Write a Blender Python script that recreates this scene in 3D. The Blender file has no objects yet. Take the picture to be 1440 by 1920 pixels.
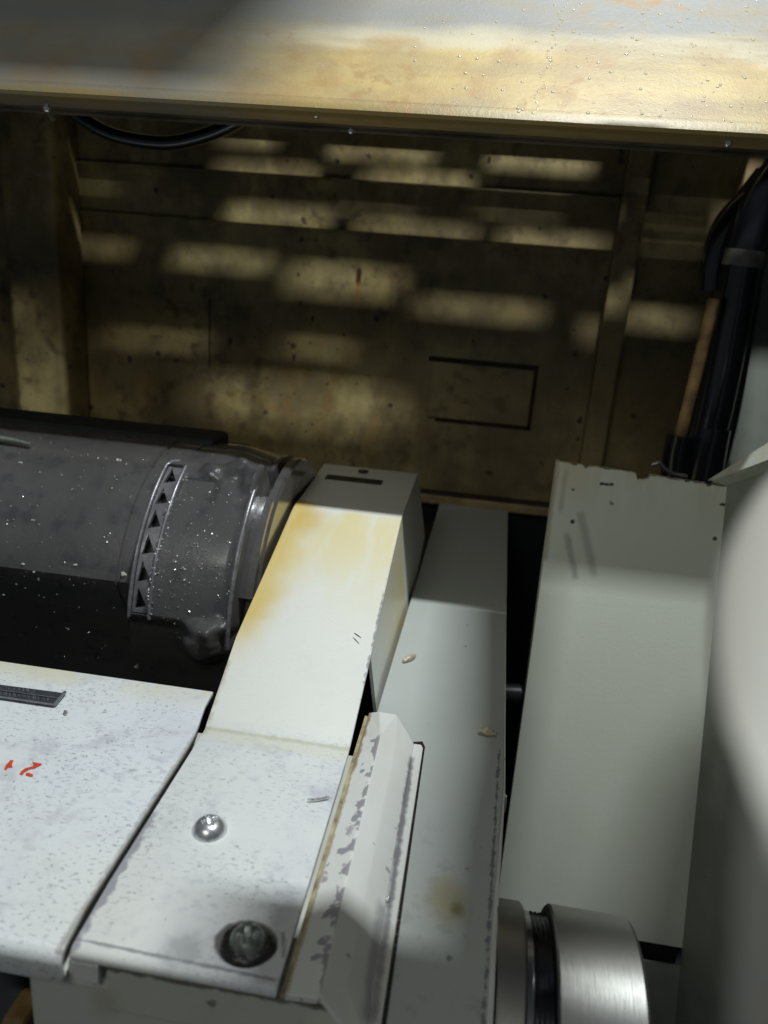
import bpy, bmesh, math, random
from math import sin, cos, tan, radians, pi, sqrt, atan2
from mathutils import Vector, Matrix
random.seed(7)
S = bpy.context.scene
COL = S.collection

# ------------------------------------------------------------------ camera
FPX = 1442.0
TH, PS, RO = radians(18.25), radians(6.5), radians(4.52)
CAM = Vector((0, 0, 0.5))
fw = Vector((-sin(PS) * cos(TH), cos(PS) * cos(TH), -sin(TH)))
hz = Vector((cos(PS), sin(PS), 0))
vt = hz.cross(fw)
rt = cos(RO) * hz + sin(RO) * vt
up = rt.cross(fw)
cd = bpy.data.cameras.new('camera')
cam = bpy.data.objects.new('camera', cd)
COL.objects.link(cam)
m3 = Matrix((rt, up, -fw)).transposed()
cam.matrix_world = Matrix.Translation(CAM) @ m3.to_4x4()
cd.sensor_fit = 'VERTICAL'
cd.sensor_height = 36.0
cd.lens = FPX / 1920 * 36.0
cd.clip_start = 0.005
cd.clip_end = 50
cd.dof.use_dof = True
cd.dof.focus_distance = 0.32
cd.dof.aperture_fstop = 11.5
S.camera = cam

# ------------------------------------------------------------------ light
w = bpy.data.worlds.new('World')
S.world = w
w.use_nodes = True
bg = w.node_tree.nodes['Background']
bg.inputs[0].default_value = (0.80, 0.92, 1.0, 1)
bg.inputs[1].default_value = 0.055
LAMP = Vector((0.12, 0.29, 1.2))
ld = bpy.data.lights.new('work_lamp', 'AREA')
ld.shape = 'RECTANGLE'
ld.size = 0.055
ld.size_y = 0.016
ld.energy = 6.4
ld.color = (0.90, 0.975, 1.0)
lo = bpy.data.objects.new('work_lamp', ld)
lo.location = LAMP
lo.rotation_euler = (radians(12), 0, 0)
COL.objects.link(lo)
rl = bpy.data.lights.new('fill_lamp', 'AREA')  # added soft fill from the front left, no real fixture
rl.shape = 'RECTANGLE'
rl.size = 0.40
rl.size_y = 0.25
rl.energy = 1.1
rl.color = (0.97, 1.0, 0.93)
ro = bpy.data.objects.new('fill_lamp', rl)
ro.location = (-0.22, -0.44, 1.03)
ro.rotation_euler = (Vector((0.05, 0.38, 0.32)) - Vector(ro.location)).to_track_quat('-Z', 'Y').to_euler()
COL.objects.link(ro)
S.view_settings.view_transform = 'Standard'
S.view_settings.look = 'None'
S.view_settings.exposure = 0.15
S.view_settings.gamma = 1.0
S.render.engine = 'CYCLES'
S.cycles.max_bounces = 6
S.cycles.use_denoising = True
S.cycles.sample_clamp_indirect = 4

# ------------------------------------------------------------------ helpers
def ray(x, y):
    return fw + (x - 720) / FPX * rt - (y - 960) / FPX * up
def PZ(x, y, z):
    d = ray(x, y)
    return CAM + d * ((z - CAM.z) / d.z)
def PY(x, y, Y):
    d = ray(x, y)
    return CAM + d * (Y / d.y)
def PN(x, y, p, n):
    d = ray(x, y)
    return CAM + d * ((p - CAM).dot(n) / d.dot(n))

PPO, PPN = Vector((0, 0.425, 0.405)), Vector((0, -1, 0.2)).normalized()   # plane of the upright panel
def PP(x, y): return PN(x, y, PPO, PPN)

ORG = {}
def thing(name, label=None, cat=None, loc=(0, 0, 0), group=None, kind=None):
    o = bpy.data.objects.new(name, None)
    o.empty_display_size = 0.02
    o.location = loc
    COL.objects.link(o)
    ORG[o] = Vector(loc)
    tag(o, label, cat, group, kind)
    return o
def tag(o, label=None, cat=None, group=None, kind=None):
    if label: o['label'] = label
    if cat: o['category'] = cat
    if group: o['group'] = group
    if kind: o['kind'] = kind
    return o
def obj(name, bm, m, parent=None, smooth=None, bevel=0.0, seg=2, label=None):
    """link a bmesh given in world coordinates as one mesh object"""
    if bevel > 0:
        bm.normal_update()
        es = [e for e in bm.edges if len(e.link_faces) == 2 and e.calc_face_angle(0) > radians(28)]
        bmesh.ops.bevel(bm, geom=es, offset=bevel, segments=seg, profile=0.5, affect='EDGES', clamp_overlap=True)
    bmesh.ops.recalc_face_normals(bm, faces=bm.faces)
    if parent is not None:
        off = ORG[parent]
    else:
        off = Vector((0, 0, 0))
        if len(bm.verts):
            c = sum((v.co for v in bm.verts), Vector()) / len(bm.verts)
            off = Vector((c.x, c.y, min(v.co.z for v in bm.verts)))
    bmesh.ops.translate(bm, verts=bm.verts, vec=-off)
    me = bpy.data.meshes.new(name)
    bm.to_mesh(me)
    bm.free()
    me.materials.append(m.m)
    if smooth is not None:
        me.shade_smooth()
        me.set_sharp_from_angle(angle=radians(smooth))
    o = bpy.data.objects.new(name, me)
    COL.objects.link(o)
    ORG[o] = off
    if parent is not None:
        o.parent = parent
    else:
        o.location = off
    if label: o['label'] = label
    return o
def add_poly(bm, top, thick_vec):
    """closed prism from polygon `top` (list of points) extruded by thick_vec"""
    a = [bm.verts.new(p) for p in top]
    b = [bm.verts.new(Vector(p) + Vector(thick_vec)) for p in top]
    n = len(top)
    bm.faces.new(a)
    bm.faces.new(list(reversed(b)))
    for i in range(n):
        bm.faces.new([a[i], b[i], b[(i + 1) % n], a[(i + 1) % n]])
def prism(top, thick_vec):
    bm = bmesh.new()
    add_poly(bm, top, thick_vec)
    return bm
def add_box(bm, x0, x1, y0, y1, z0, z1):
    add_poly(bm, [Vector((x0, y0, z1)), Vector((x1, y0, z1)), Vector((x1, y1, z1)), Vector((x0, y1, z1))], (0, 0, z0 - z1))
def box(*a):
    bm = bmesh.new()
    add_box(bm, *a)
    return bm
def loft(bm, rings, closed=True, caps=True):
    vs = [[bm.verts.new(p) for p in r] for r in rings]
    n = len(vs[0])
    for i in range(len(vs) - 1):
        for j in range(n if closed else n - 1):
            k = (j + 1) % n
            bm.faces.new([vs[i][j], vs[i][k], vs[i + 1][k], vs[i + 1][j]])
    if caps:
        bm.faces.new(list(reversed(vs[0])))
        bm.faces.new(vs[-1])
    return vs
def spline(pts, n=8):
    pts = [Vector(p) for p in pts]
    P = [2 * pts[0] - pts[1]] + pts + [2 * pts[-1] - pts[-2]]
    out = []
    for i in range(1, len(P) - 2):
        for k in range(n):
            t = k / n
            a, b, c, d = P[i - 1], P[i], P[i + 1], P[i + 2]
            out.append(0.5 * ((2 * b) + (c - a) * t + (2 * a - 5 * b + 4 * c - d) * t * t + (3 * b - a - 3 * c + d) * t ** 3))
    out.append(pts[-1])
    return out
def add_tube(bm, pts, r, seg=14, n=8, smooth=True):
    P = spline(pts, n) if smooth else [Vector(p) for p in pts]
    rings = []
    nrm = None
    for i, p in enumerate(P):
        t = (P[min(i + 1, len(P) - 1)] - P[max(i - 1, 0)]).normalized()
        if nrm is None:
            nrm = t.orthogonal().normalized()
        nrm = (nrm - t * nrm.dot(t)).normalized()
        b = t.cross(nrm)
        rr = r(i / (len(P) - 1)) if callable(r) else r
        rings.append([p + rr * (cos(2 * pi * k / seg) * nrm + sin(2 * pi * k / seg) * b) for k in range(seg)])
    loft(bm, rings)
def tube(*a, **k):
    bm = bmesh.new()
    add_tube(bm, *a, **k)
    return bm
def lathe_x(prof, yc, zc, seg=96, bm=None):
    """profile [(x, r)] turned round an axis along x"""
    bm = bm or bmesh.new()
    loft(bm, [[Vector((x, yc - r * cos(2 * pi * k / seg), zc + r * sin(2 * pi * k / seg))) for k in range(seg)] for x, r in prof])
    return bm
def lathe_z(prof, xc, yc, seg=48, bm=None):
    bm = bm or bmesh.new()
    loft(bm, [[Vector((xc + r * cos(2 * pi * k / seg), yc + r * sin(2 * pi * k / seg), z)) for k in range(seg)] for z, r in prof])
    return bm

# ------------------------------------------------------------------ materials
class Mat:
    def __init__(s, name, base, rough=0.5, metal=0.0, spec=0.5, coat=0.0):
        s.m = bpy.data.materials.new(name)
        s.m.use_nodes = True
        s.t = s.m.node_tree
        s.b = s.t.nodes['Principled BSDF']
        s.b.inputs['Roughness'].default_value = rough
        s.b.inputs['Metallic'].default_value = metal
        s.b.inputs['Specular IOR Level'].default_value = spec
        s.b.inputs['Coat Weight'].default_value = coat
        s.b.inputs['Coat Roughness'].default_value = 0.12
        s.pos = s.n('ShaderNodeNewGeometry').outputs['Position']
        s.col = None
        s.base = (*base, 1)
        s.r = None
        s.rough = rough
        s.b.inputs['Base Color'].default_value = s.base
        s.bumps = []
    def n(s, t):
        return s.t.nodes.new(t)
    def l(s, a, b):
        s.t.links.new(a, b)
    def val(s, op, a, b=None, c=None):
        nd = s.n('ShaderNodeMath')
        nd.operation = op
        for i, x in enumerate((a, b, c)):
            if x is None: continue
            if isinstance(x, (int, float)): nd.inputs[i].default_value = x
            else: s.l(x, nd.inputs[i])
        return nd.outputs[0]
    def vec(s, op, a, b=None):
        nd = s.n('ShaderNodeVectorMath')
        nd.operation = op
        for i, x in enumerate((a, b)):
            if x is None: continue
            if isinstance(x, (tuple, list, Vector)): nd.inputs[i].default_value = tuple(x)
            else: s.l(x, nd.inputs[i])
        return nd.outputs['Value'] if op in ('LENGTH', 'DOT_PRODUCT', 'DISTANCE') else nd.outputs[0]
    def ramp(s, v, lo, hi, out=(0, 1)):
        nd = s.n('ShaderNodeMapRange')
        nd.interpolation_type = 'SMOOTHSTEP'
        s.l(v, nd.inputs[0])
        nd.inputs[1].default_value = lo
        nd.inputs[2].default_value = hi
        nd.inputs[3].default_value, nd.inputs[4].default_value = out
        return nd.outputs[0]
    def noise(s, scale, stretch=(1, 1, 1), detail=4, rough=0.55, off=(0, 0, 0), dist=0.0):
        p = s.vec('MULTIPLY', s.pos, stretch)
        if off != (0, 0, 0): p = s.vec('ADD', p, off)
        nd = s.n('ShaderNodeTexNoise')
        nd.inputs['Scale'].default_value = scale
        nd.inputs['Detail'].default_value = detail
        nd.inputs['Roughness'].default_value = rough
        nd.inputs['Distortion'].default_value = dist
        s.l(p, nd.inputs['Vector'])
        return nd.outputs[0]
    def nmask(s, scale, lo, hi, **k):
        return s.ramp(s.noise(scale, **k), lo, hi)
    def dots(s, scale, r0, r1, keep=0.5, stretch=(1, 1, 1), off=(0, 0, 0), warp=0.25):
        """scattered spots: voronoi cells, some of them kept, uneven outline"""
        p = s.vec('MULTIPLY', s.pos, stretch)
        if off != (0, 0, 0): p = s.vec('ADD', p, off)
        v = s.n('ShaderNodeTexVoronoi')
        v.inputs['Scale'].default_value = scale
        s.l(p, v.inputs['Vector'])
        d = v.outputs['Distance']
        d = s.val('ADD', d, s.val('MULTIPLY', s.val('SUBTRACT', s.noise(scale * 3, detail=2), 0.5), warp * 2))
        sep = s.n('ShaderNodeSeparateColor')
        s.l(v.outputs['Color'], sep.inputs[0])
        rad = s.val('MULTIPLY', sep.outputs[1], r1)
        a = s.val('LESS_THAN', sep.outputs[0], keep)
        q = s.ramp(s.val('SUBTRACT', d, rad), r0 * -0.0 + 0.03, -0.03)
        return s.val('MULTIPLY', q, a)
    def sphere(s, c, r0, r1, scale=(1, 1, 1), wob=0.0, ws=60):
        q = s.vec('MULTIPLY', s.vec('SUBTRACT', s.pos, c), scale)
        d = s.vec('LENGTH', q)
        if wob: d = s.val('ADD', d, s.val('MULTIPLY', s.val('SUBTRACT', s.noise(ws), 0.5), wob))
        return s.ramp(d, r1, r0)
    def line(s, a, b, w0, w1, wob=0.0, ws=200, stretch=(1, 1, 1)):
        """1 near the segment's line a-b, fading from w0 to w1 metres away, with a ragged edge"""
        a, b = Vector(a), Vector(b)
        dr = (b - a).normalized()
        q = s.vec('SUBTRACT', s.pos, a)
        d = s.vec('LENGTH', s.vec('CROSS_PRODUCT', q, dr))
        if wob: d = s.val('ADD', d, s.val('MULTIPLY', s.val('SUBTRACT', s.noise(ws, stretch=stretch), 0.5), wob))
        t = s.vec('DOT_PRODUCT', q, dr)
        ln = (b - a).length
        on = s.val('MULTIPLY', s.ramp(t, -0.002, 0.002), s.ramp(t, ln + 0.002, ln - 0.002))
        return s.val('MULTIPLY', s.ramp(d, w1, w0), on)
    def axis(s, v, lo, hi):
        return s.ramp(s.vec('DOT_PRODUCT', s.pos, v), lo, hi)
    def mul(s, *a):
        r = a[0]
        for b in a[1:]: r = s.val('MULTIPLY', r, b)
        return r
    def layer(s, mask, color, amt=1.0, rough=None):
        if amt != 1.0: mask = s.val('MULTIPLY', mask, amt)
        nd = s.n('ShaderNodeMix')
        nd.data_type = 'RGBA'
        s.l(mask, nd.inputs[0])
        if s.col is None: nd.inputs[6].default_value = s.base
        else: s.l(s.col, nd.inputs[6])
        nd.inputs[7].default_value = (*color, 1)
        s.col = nd.outputs[2]
        s.l(s.col, s.b.inputs['Base Color'])
        if rough is not None:
            mr = s.n('ShaderNodeMix')
            s.l(mask, mr.inputs[0])
            if s.r is None: mr.inputs[2].default_value = s.rough
            else: s.l(s.r, mr.inputs[2])
            mr.inputs[3].default_value = rough
            s.r = mr.outputs[0]
            s.l(s.r, s.b.inputs['Roughness'])
        return s
    def bump(s, h, strength=0.3, dist=0.001):
        nd = s.n('ShaderNodeBump')
        nd.inputs['Strength'].default_value = strength
        nd.inputs['Distance'].default_value = dist
        s.l(h, nd.inputs['Height'])
        if s.bumps: s.l(s.bumps[-1], nd.inputs['Normal'])
        s.bumps.append(nd.outputs[0])
        s.l(nd.outputs[0], s.b.inputs['Normal'])
        return s

def plain(name, base, rough=0.5, metal=0.0, var=0.35, scale=120, bump=0.15):
    m = Mat(name, base, rough, metal)
    m.layer(m.nmask(scale, 0.35, 0.7), tuple(c * (1 - var) for c in base), rough=min(1, rough + 0.1))
    if bump: m.bump(m.noise(scale * 4), bump, 0.0006)
    return m

# white enamel of the covers, flecked and rubbed
def white_enamel(name, base=(0.71, 0.735, 0.755), fleck=1.0, stained=False):
    m = Mat(name, base, 0.38)
    m.layer(m.nmask(22, 0.40, 0.75, off=(3, 1, 0)), (0.58, 0.59, 0.63), 0.55)
    m.layer(m.nmask(60, 0.50, 0.68, detail=6, rough=0.7, off=(7, 3, 2)), (0.46, 0.46, 0.52), 0.65 * fleck)
    m.layer(m.nmask(9, 0.45, 0.75, off=(0, 7, 0)), (0.74, 0.72, 0.62), 0.45)
    reg = m.nmask(18, 0.40, 0.62, off=(5, 2, 1))
    m.layer(m.mul(m.nmask(340, 0.51, 0.66, detail=5, rough=0.62, stretch=(0.8, 1.2, 1)), reg), (0.42, 0.42, 0.47), 0.50 * fleck)
    m.layer(m.mul(m.nmask(600, 0.56, 0.66, detail=3, stretch=(0.8, 1.5, 1), off=(9, 3, 0)), m.nmask(45, 0.40, 0.58, off=(1, 8, 1))), (0.29, 0.29, 0.33), 0.68 * fleck)
    m.layer(m.mul(m.dots(380, 0, 0.28, 0.30, stretch=(0.8, 1.4, 1), warp=0.5), reg), (0.28, 0.28, 0.32), 0.6 * fleck)
    m.layer(m.dots(480, 0, 0.20, 0.20, warp=0.5), (0.12, 0.12, 0.12), 0.6 * fleck)
    m.bump(m.noise(900, detail=2), 0.10, 0.0004)
    return m

ZP = 0.32     # height of the white cover plane
mCover = white_enamel('white_enamel_cover')
# yellowed band along the back edge and dirt at the seam
mCover.layer(mCover.mul(mCover.axis((0, 1, 0), 0.255, 0.276), mCover.nmask(45, 0.3, 0.6)), (0.70, 0.66, 0.48), 0.8)
mCover.layer(mCover.line((-0.0935, 0.14, ZP), (-0.0935, 0.25, ZP), 0.0004, 0.0022, 0.0022, 500), (0.30, 0.28, 0.25), 0.8)

mGuard = white_enamel('white_enamel_guard', (0.73, 0.74, 0.725), 0.75)
g = mGuard
slope = g.axis((0, 1, 0), 0.247, 0.256)
g.layer(slope, (0.78, 0.775, 0.71), 0.85)
# oil-yellowed streaks running down from the bend, strongest at the left
st = g.nmask(30, 0.36, 0.62, stretch=(1.6, 0.35, 0.4), off=(1, 0, 0))
g.layer(g.mul(g.line((-0.097, 0.27, 0.325), (-0.098, 0.415, 0.366), 0.002, 0.020, 0.018, 40), g.axis((0, 1, 0), 0.275, 0.32)), (0.69, 0.50, 0.135), 0.9)
g.layer(g.mul(g.sphere((-0.088, 0.392, 0.359), 0.004, 0.020, wob=0.012), g.axis((0, 1, 0), 0.412, 0.400)), (0.66, 0.47, 0.13), 0.8)
g.layer(g.mul(g.axis((0, 1, 0), 0.30, 0.395), g.axis((0, 1, 0), 0.410, 0.402), st), (0.75, 0.63, 0.30), 0.8)
g.layer(g.line((-0.1, 0.2492, ZP), (-0.03, 0.2492, ZP), 0.0003, 0.0016, 0.002, 300), (0.45, 0.42, 0.30), 0.7)
g.layer(g.line((-0.1, 0.246, ZP), (-0.03, 0.246, ZP), 0.001, 0.006, 0.004, 90), (0.70, 0.68, 0.52), 0.5)
# paint worn off along the left edge beside the seam, brown grime by the cover corner
g.layer(g.line((-0.0915, 0.145, ZP), (-0.0915, 0.200, ZP), 0.0010, 0.0024, 0.006, 260), (0.30, 0.29, 0.32), 0.85)
g.layer(g.line((-0.0935, 0.245, ZP), (-0.0965, 0.285, 0.33), 0.001, 0.0042, 0.006, 180), (0.42, 0.34, 0.27), 0.8)
g.layer(g.line((-0.092, 0.1495, ZP), (-0.035, 0.1482, ZP), 0.0002, 0.0007, 0.0016, 400), (0.28, 0.28, 0.29), 0.9)
g.layer(g.line((-0.035, 0.26, 0.322), (-0.0363, 0.38, 0.357), 0.0002, 0.0006, 0.0022, 260), (0.25, 0.24, 0.30), 0.8)
g.layer(g.sphere((-0.0465, 0.1575, ZP), 0.0078, 0.0092, (1, 1.15, 1), wob=0.003, ws=200), (0.07, 0.06, 0.055), 0.85, rough=0.25)
g.layer(g.sphere((-0.062, 0.152, ZP), 0.002, 0.009, wob=0.01, ws=200), (0.33, 0.33, 0.34), 0.6)

mBracket = Mat('grey_white_enamel', (0.72, 0.72, 0.69), 0.42)
mBracket.layer(mBracket.nmask(20, 0.4, 0.7), (0.66, 0.64, 0.57), 0.6)
mBracket.layer(mBracket.dots(160, 0, 0.16, 0.2), (0.2, 0.2, 0.2), 0.7)
mBracket.bump(mBracket.noise(900, detail=2), 0.10, 0.0004)

mChannel = Mat('grey_green_enamel', (0.46, 0.48, 0.46), 0.42)
c = mChannel
c.layer(c.nmask(16, 0.38, 0.7), (0.44, 0.46, 0.41), 0.6)
c.layer(c.mul(c.dots(230, 0, 0.22, 0.3, stretch=(1, 0.7, 1)), c.axis((0, 1, 0), 0.25, 0.20)), (0.17, 0.18, 0.17), 0.8)
c.layer(c.dots(150, 0, 0.13, 0.12), (0.14, 0.14, 0.13), 0.7)
c.layer(c.mul(c.nmask(150, 0.55, 0.68), c.axis((0, 1, 0), 0.25, 0.19)), (0.34, 0.34, 0.31), 0.55)
c.layer(c.sphere((0.0085, 0.194, 0.31), 0.002, 0.010, (1, 0.75, 1), wob=0.008), (0.36, 0.31, 0.17), 0.75)
c.layer(c.sphere((0.0105, 0.1915, 0.31), 0.0005, 0.0035, (1, 0.8, 1), wob=0.004, ws=200), (0.20, 0.17, 0.07), 0.85)
c.layer(c.line((0.0243, 0.28, 0.31), (0.0185, 0.13, 0.31), 0.0001, 0.0006, 0.0036, 330), (0.14, 0.15, 0.16), 0.85)
c.bump(c.noise(1000, detail=2), 0.12, 0.0004)

mPanel = Mat('cream_grey_sheet', (0.75, 0.77, 0.66), 0.40)
p = mPanel
p.layer(p.nmask(9, 0.4, 0.7), (0.69, 0.69, 0.56), 0.6)
p.layer(p.mul(p.axis((0, 0, 1), 0.365, 0.405), p.nmask(40, 0.4, 0.62, stretch=(1.6, 1, 0.25))), (0.66, 0.55, 0.34), 0.65)
p.layer(p.dots(90, 0, 0.10, 0.10), (0.1, 0.1, 0.09), 0.8)
p.layer(p.line(PP(1045, 864), PP(1363, 912), 0.0001, 0.0008, 0.0032, 260), (0.12, 0.075, 0.045), 0.9)
for (x, y), r in {(1208, 889): 0.0032, (1100, 873): 0.0016, (1330, 905): 0.0022, (1290, 899): 0.0015}.items():
    p.layer(p.sphere(PP(x, y), r * 0.7, r * 1.2, wob=0.003, ws=300), (0.05, 0.035, 0.03), 0.95)
for (x, y), sc in {(1137, 908): (0.55, 1, 1.6), (1128, 907): (1, 1, 1.3), (1147, 908): (1, 1, 1.3), (1355, 946): (0.7, 1, 1.5), (1073, 978): (1, 1, 1), (1340, 1010): (1, 1, 1)}.items():
    p.layer(p.sphere(PP(x, y), 0.0008, 0.0016, sc, wob=0.001, ws=600), (0.03, 0.04, 0.025), 0.95)
p.layer(p.line(PP(1062, 1000), PP(1080, 1085), 0.0006, 0.0028, 0.003, 200), (0.30, 0.30, 0.25), 0.55)
p.layer(p.line(PP(1088, 960), PP(1115, 1080), 0.0008, 0.0034, 0.003, 200), (0.34, 0.34, 0.29), 0.5)
p.layer(p.line(PP(1062, 880), PP(1050, 960), 0.0004, 0.002, 0.002, 200), (0.34, 0.32, 0.26), 0.4)
p.layer(p.line(PP(1046, 862), PP(1022, 1050), 0.0005, 0.0018, 0.002, 120), (0.50, 0.36, 0.22), 0.6)
p.bump(p.noise(700, detail=2), 0.12, 0.0005)

mSide = plain('grey_green_side_sheet', (0.31, 0.33, 0.28), 0.45, var=0.2, scale=30)
mSide.layer(mSide.dots(60, 0, 0.16, 0.25), (0.12, 0.12, 0.10), 0.8)

mBox = Mat('grey_cast_box', (0.60, 0.605, 0.545), 0.5)
b_ = mBox
b_.layer(b_.nmask(25, 0.4, 0.7), (0.54, 0.52, 0.43), 0.6)
b_.layer(b_.dots(150, 0, 0.22, 0.35), (0.16, 0.16, 0.15), 0.75)
b_.layer(b_.sphere((-0.0825, 0.147, 0.303), 0.001, 0.007, (1, 1, 0.7), wob=0.006, ws=150), (0.45, 0.38, 0.27), 0.5)
b_.layer(b_.line((-0.085, 0.147, 0.3150), (-0.0, 0.147, 0.3150), 0.0003, 0.0011, 0.002, 300), (0.10, 0.08, 0.06), 0.9)
b_.bump(b_.noise(300, detail=3), 0.15, 0.0006)

# stained cream back wall
mWall = Mat('oil_stained_wall_paint', (0.52, 0.415, 0.18), 0.5)
q = mWall
q.layer(q.nmask(6, 0.38, 0.66), (0.31, 0.215, 0.075), 0.9)
q.layer(q.nmask(22, 0.42, 0.64, off=(2, 0, 5)), (0.20, 0.15, 0.07), 0.7)
q.layer(q.nmask(60, 0.5, 0.72, stretch=(1.5, 1, 0.4)), (0.30, 0.235, 0.13), 0.5)
q.layer(q.nmask(11, 0.44, 0.60, detail=6, rough=0.65, off=(4, 1, 2), stretch=(1, 1, 0.7)), (0.12, 0.085, 0.04), 0.75)
q.layer(q.mul(q.nmask(75, 0.50, 0.66, detail=5), q.nmask(9, 0.42, 0.6, off=(6, 0, 3))), (0.09, 0.055, 0.025), 0.7)
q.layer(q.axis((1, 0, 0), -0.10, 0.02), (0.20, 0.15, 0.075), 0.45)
q.layer(q.dots(75, 0, 0.18, 0.35), (0.06, 0.045, 0.03), 0.9)
q.layer(q.dots(240, 0, 0.20, 0.25, off=(1, 1, 1)), (0.08, 0.05, 0.03), 0.8)
q.layer(q.mul(q.dots(170, 0, 0.26, 0.4), q.sphere((-0.16, 0.64, 0.39), 0.03, 0.12, wob=0.1, ws=30)), (0.13, 0.075, 0.025), 0.75)
q.layer(q.mul(q.nmask(60, 0.48, 0.66), q.sphere((-0.13, 0.64, 0.37), 0.02, 0.12)), (0.33, 0.20, 0.06), 0.6)
for (x, y), r in {(673, 512): 0.0035, (672, 525): 0.0035, (586, 598): 0.002, (551, 670): 0.0022, (432, 640): 0.003, (917, 300): 0.002}.items():
    q.layer(q.sphere(PY(x, y, 0.64), r * 0.6, r * 1.3, (1.5, 1, 0.8), wob=0.003, ws=200), (0.07, 0.02, 0.015), 0.95)
q.layer(q.line(PY(673, 530, .64), PY(668, 570, .64), 0.0005, 0.0035, 0.002), (0.35, 0.16, 0.03), 0.7)
q.bump(q.noise(350, detail=3), 0.2, 0.0008)

# hood: grey sheet, yellow oil film along the lower edge
HY, HZ = 0.38, 0.5627
mHood = Mat('oily_hood_sheet', (0.30, 0.297, 0.288), 0.42)
h = mHood
h.layer(h.nmask(14, 0.35, 0.7, stretch=(0.5, 1, 1)), (0.25, 0.235, 0.205), 0.7)
film = h.val('ADD', h.vec('DOT_PRODUCT', h.pos, (-0.02, 1, 0)), h.val('MULTIPLY', h.val('SUBTRACT', h.noise(18, stretch=(0.45, 1, 1)), 0.5), 0.030))
side_ = h.axis((1, 0, 0.0), -0.17, -0.09)
side_ = h.val('ADD', h.val('MULTIPLY', side_, 0.8), 0.2)
h.layer(h.mul(side_, h.ramp(film, HY + 0.050, HY + 0.034)), (0.55, 0.40, 0.155), 0.95)
h.layer(h.mul(side_, h.ramp(film, HY + 0.050, HY + 0.041), h.ramp(film, HY + 0.032, HY + 0.039)), (0.64, 0.58, 0.43), 0.6)
h.layer(h.mul(h.ramp(film, HY + 0.046, HY + 0.038), h.nmask(38, 0.42, 0.7, off=(4, 0, 0))), (0.42, 0.27, 0.11), 0.8)
h.layer(h.nmask(55, 0.45, 0.7, stretch=(0.22, 1, 1), off=(1, 2, 0), detail=5), (0.36, 0.27, 0.14), 0.6)
h.layer(h.nmask(16, 0.5, 0.7, stretch=(0.5, 1, 1), off=(8, 2, 0)), (0.27, 0.24, 0.19), 0.6)
h.layer(h.mul(h.nmask(9, 0.45, 0.65, stretch=(1, 0.4, 0.4), off=(0.4, 0, 0)), h.axis((1, 0, 0), -0.02, 0.06)), (0.27, 0.20, 0.10), 0.8)
h.layer(h.mul(h.nmask(34, 0.40, 0.62, stretch=(0.16, 1, 1), off=(3, 3, 0), detail=6, rough=0.6), h.axis((1, 0, 0), -0.01, 0.07)), (0.30, 0.215, 0.105), 0.75)
h.layer(h.axis((0, 0.7, 0.7), 0.7 * (HY + HZ) + 0.006, 0.7 * (HY + HZ) + 0.0005), (0.30, 0.215, 0.07), 0.85)
h.layer(h.mul(side_, h.nmask(95, 0.50, 0.64, detail=5, rough=0.65), h.nmask(13, 0.40, 0.6, off=(2, 5, 1))), (0.38, 0.225, 0.08), 0.75)
h.layer(h.mul(h.axis((1, 0, 0), -0.09, -0.15), h.nmask(12, 0.3, 0.7)), (0.20, 0.205, 0.19), 0.7)  # left end greyed to deepen the shadow lying there
h.bump(h.noise(500, detail=5), 0.22, 0.0006)
h.bump(h.noise(1600, detail=2), 0.30, 0.0004)

mDark = plain('black_oily_metal', (0.018, 0.019, 0.021), 0.35, var=0.4, scale=60)
mDarkWall = plain('dark_blue_grey_sheet', (0.10, 0.11, 0.13), 0.6, var=0.3, scale=20)
mVoid = plain('seam_and_gap_shade', (0.008, 0.008, 0.008), 0.9, bump=0)  # near-black for the wall seam and the shade inside the panel slot
mRust = plain('rusty_brown_paint', (0.36, 0.22, 0.08), 0.55, var=0.6, scale=70)
mRubber = Mat('black_rubber', (0.012, 0.013, 0.017), 0.18, coat=1.0)
mRubber.bump(mRubber.noise(300, detail=2), 0.2, 0.0008)
mMotor = Mat('dark_grey_oiled_casting', (0.070, 0.067, 0.066), 0.32, coat=1.0)
mMotor.layer(mMotor.nmask(14, 0.35, 0.7), (0.100, 0.092, 0.090), 0.8)
mMotor.layer(mMotor.nmask(90, 0.5, 0.7), (0.05, 0.05, 0.054), 0.7, rough=0.22)
mMotor.layer(mMotor.dots(220, 0, 0.2, 0.2), (0.25, 0.24, 0.22), 0.5)
mMotor.bump(mMotor.noise(160, detail=4), 0.25, 0.0012)
mMotor.bump(mMotor.noise(1100, detail=2), 0.25, 0.0004)
mSteel = Mat('turned_steel', (0.33, 0.325, 0.31), 0.40, 1.0)
mSteel.layer(mSteel.nmask(40, 0.4, 0.7, stretch=(0.3, 1, 1)), (0.25, 0.24, 0.21), 0.8, rough=0.5)
mSteel.layer(mSteel.dots(130, 0, 0.15, 0.3), (0.2, 0.19, 0.17), 0.6)
mSteel.bump(mSteel.noise(700, stretch=(4, 0.15, 0.15), detail=2), 0.25, 0.0003)
mScrew = Mat('zinc_screw', (0.78, 0.78, 0.80), 0.30, 0.9)
mScrew.layer(mScrew.nmask(400, 0.5, 0.7), (0.42, 0.42, 0.44), 0.7)
mOldScrew = Mat('dull_screw', (0.30, 0.32, 0.29), 0.45, 0.6)
mOldScrew.layer(mOldScrew.nmask(400, 0.45, 0.65), (0.12, 0.13, 0.12), 0.8)
mGrease = Mat('black_grease', (0.022, 0.018, 0.018), 0.25)
mGrease.bump(mGrease.noise(500, detail=3), 0.6, 0.001)
mSpeck = Mat('bright_swarf', (0.80, 0.79, 0.76), 0.25, 0.85)
mCrumb = plain('pale_crumb', (0.62, 0.59, 0.53), 0.7, var=0.4, scale=600)
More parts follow.
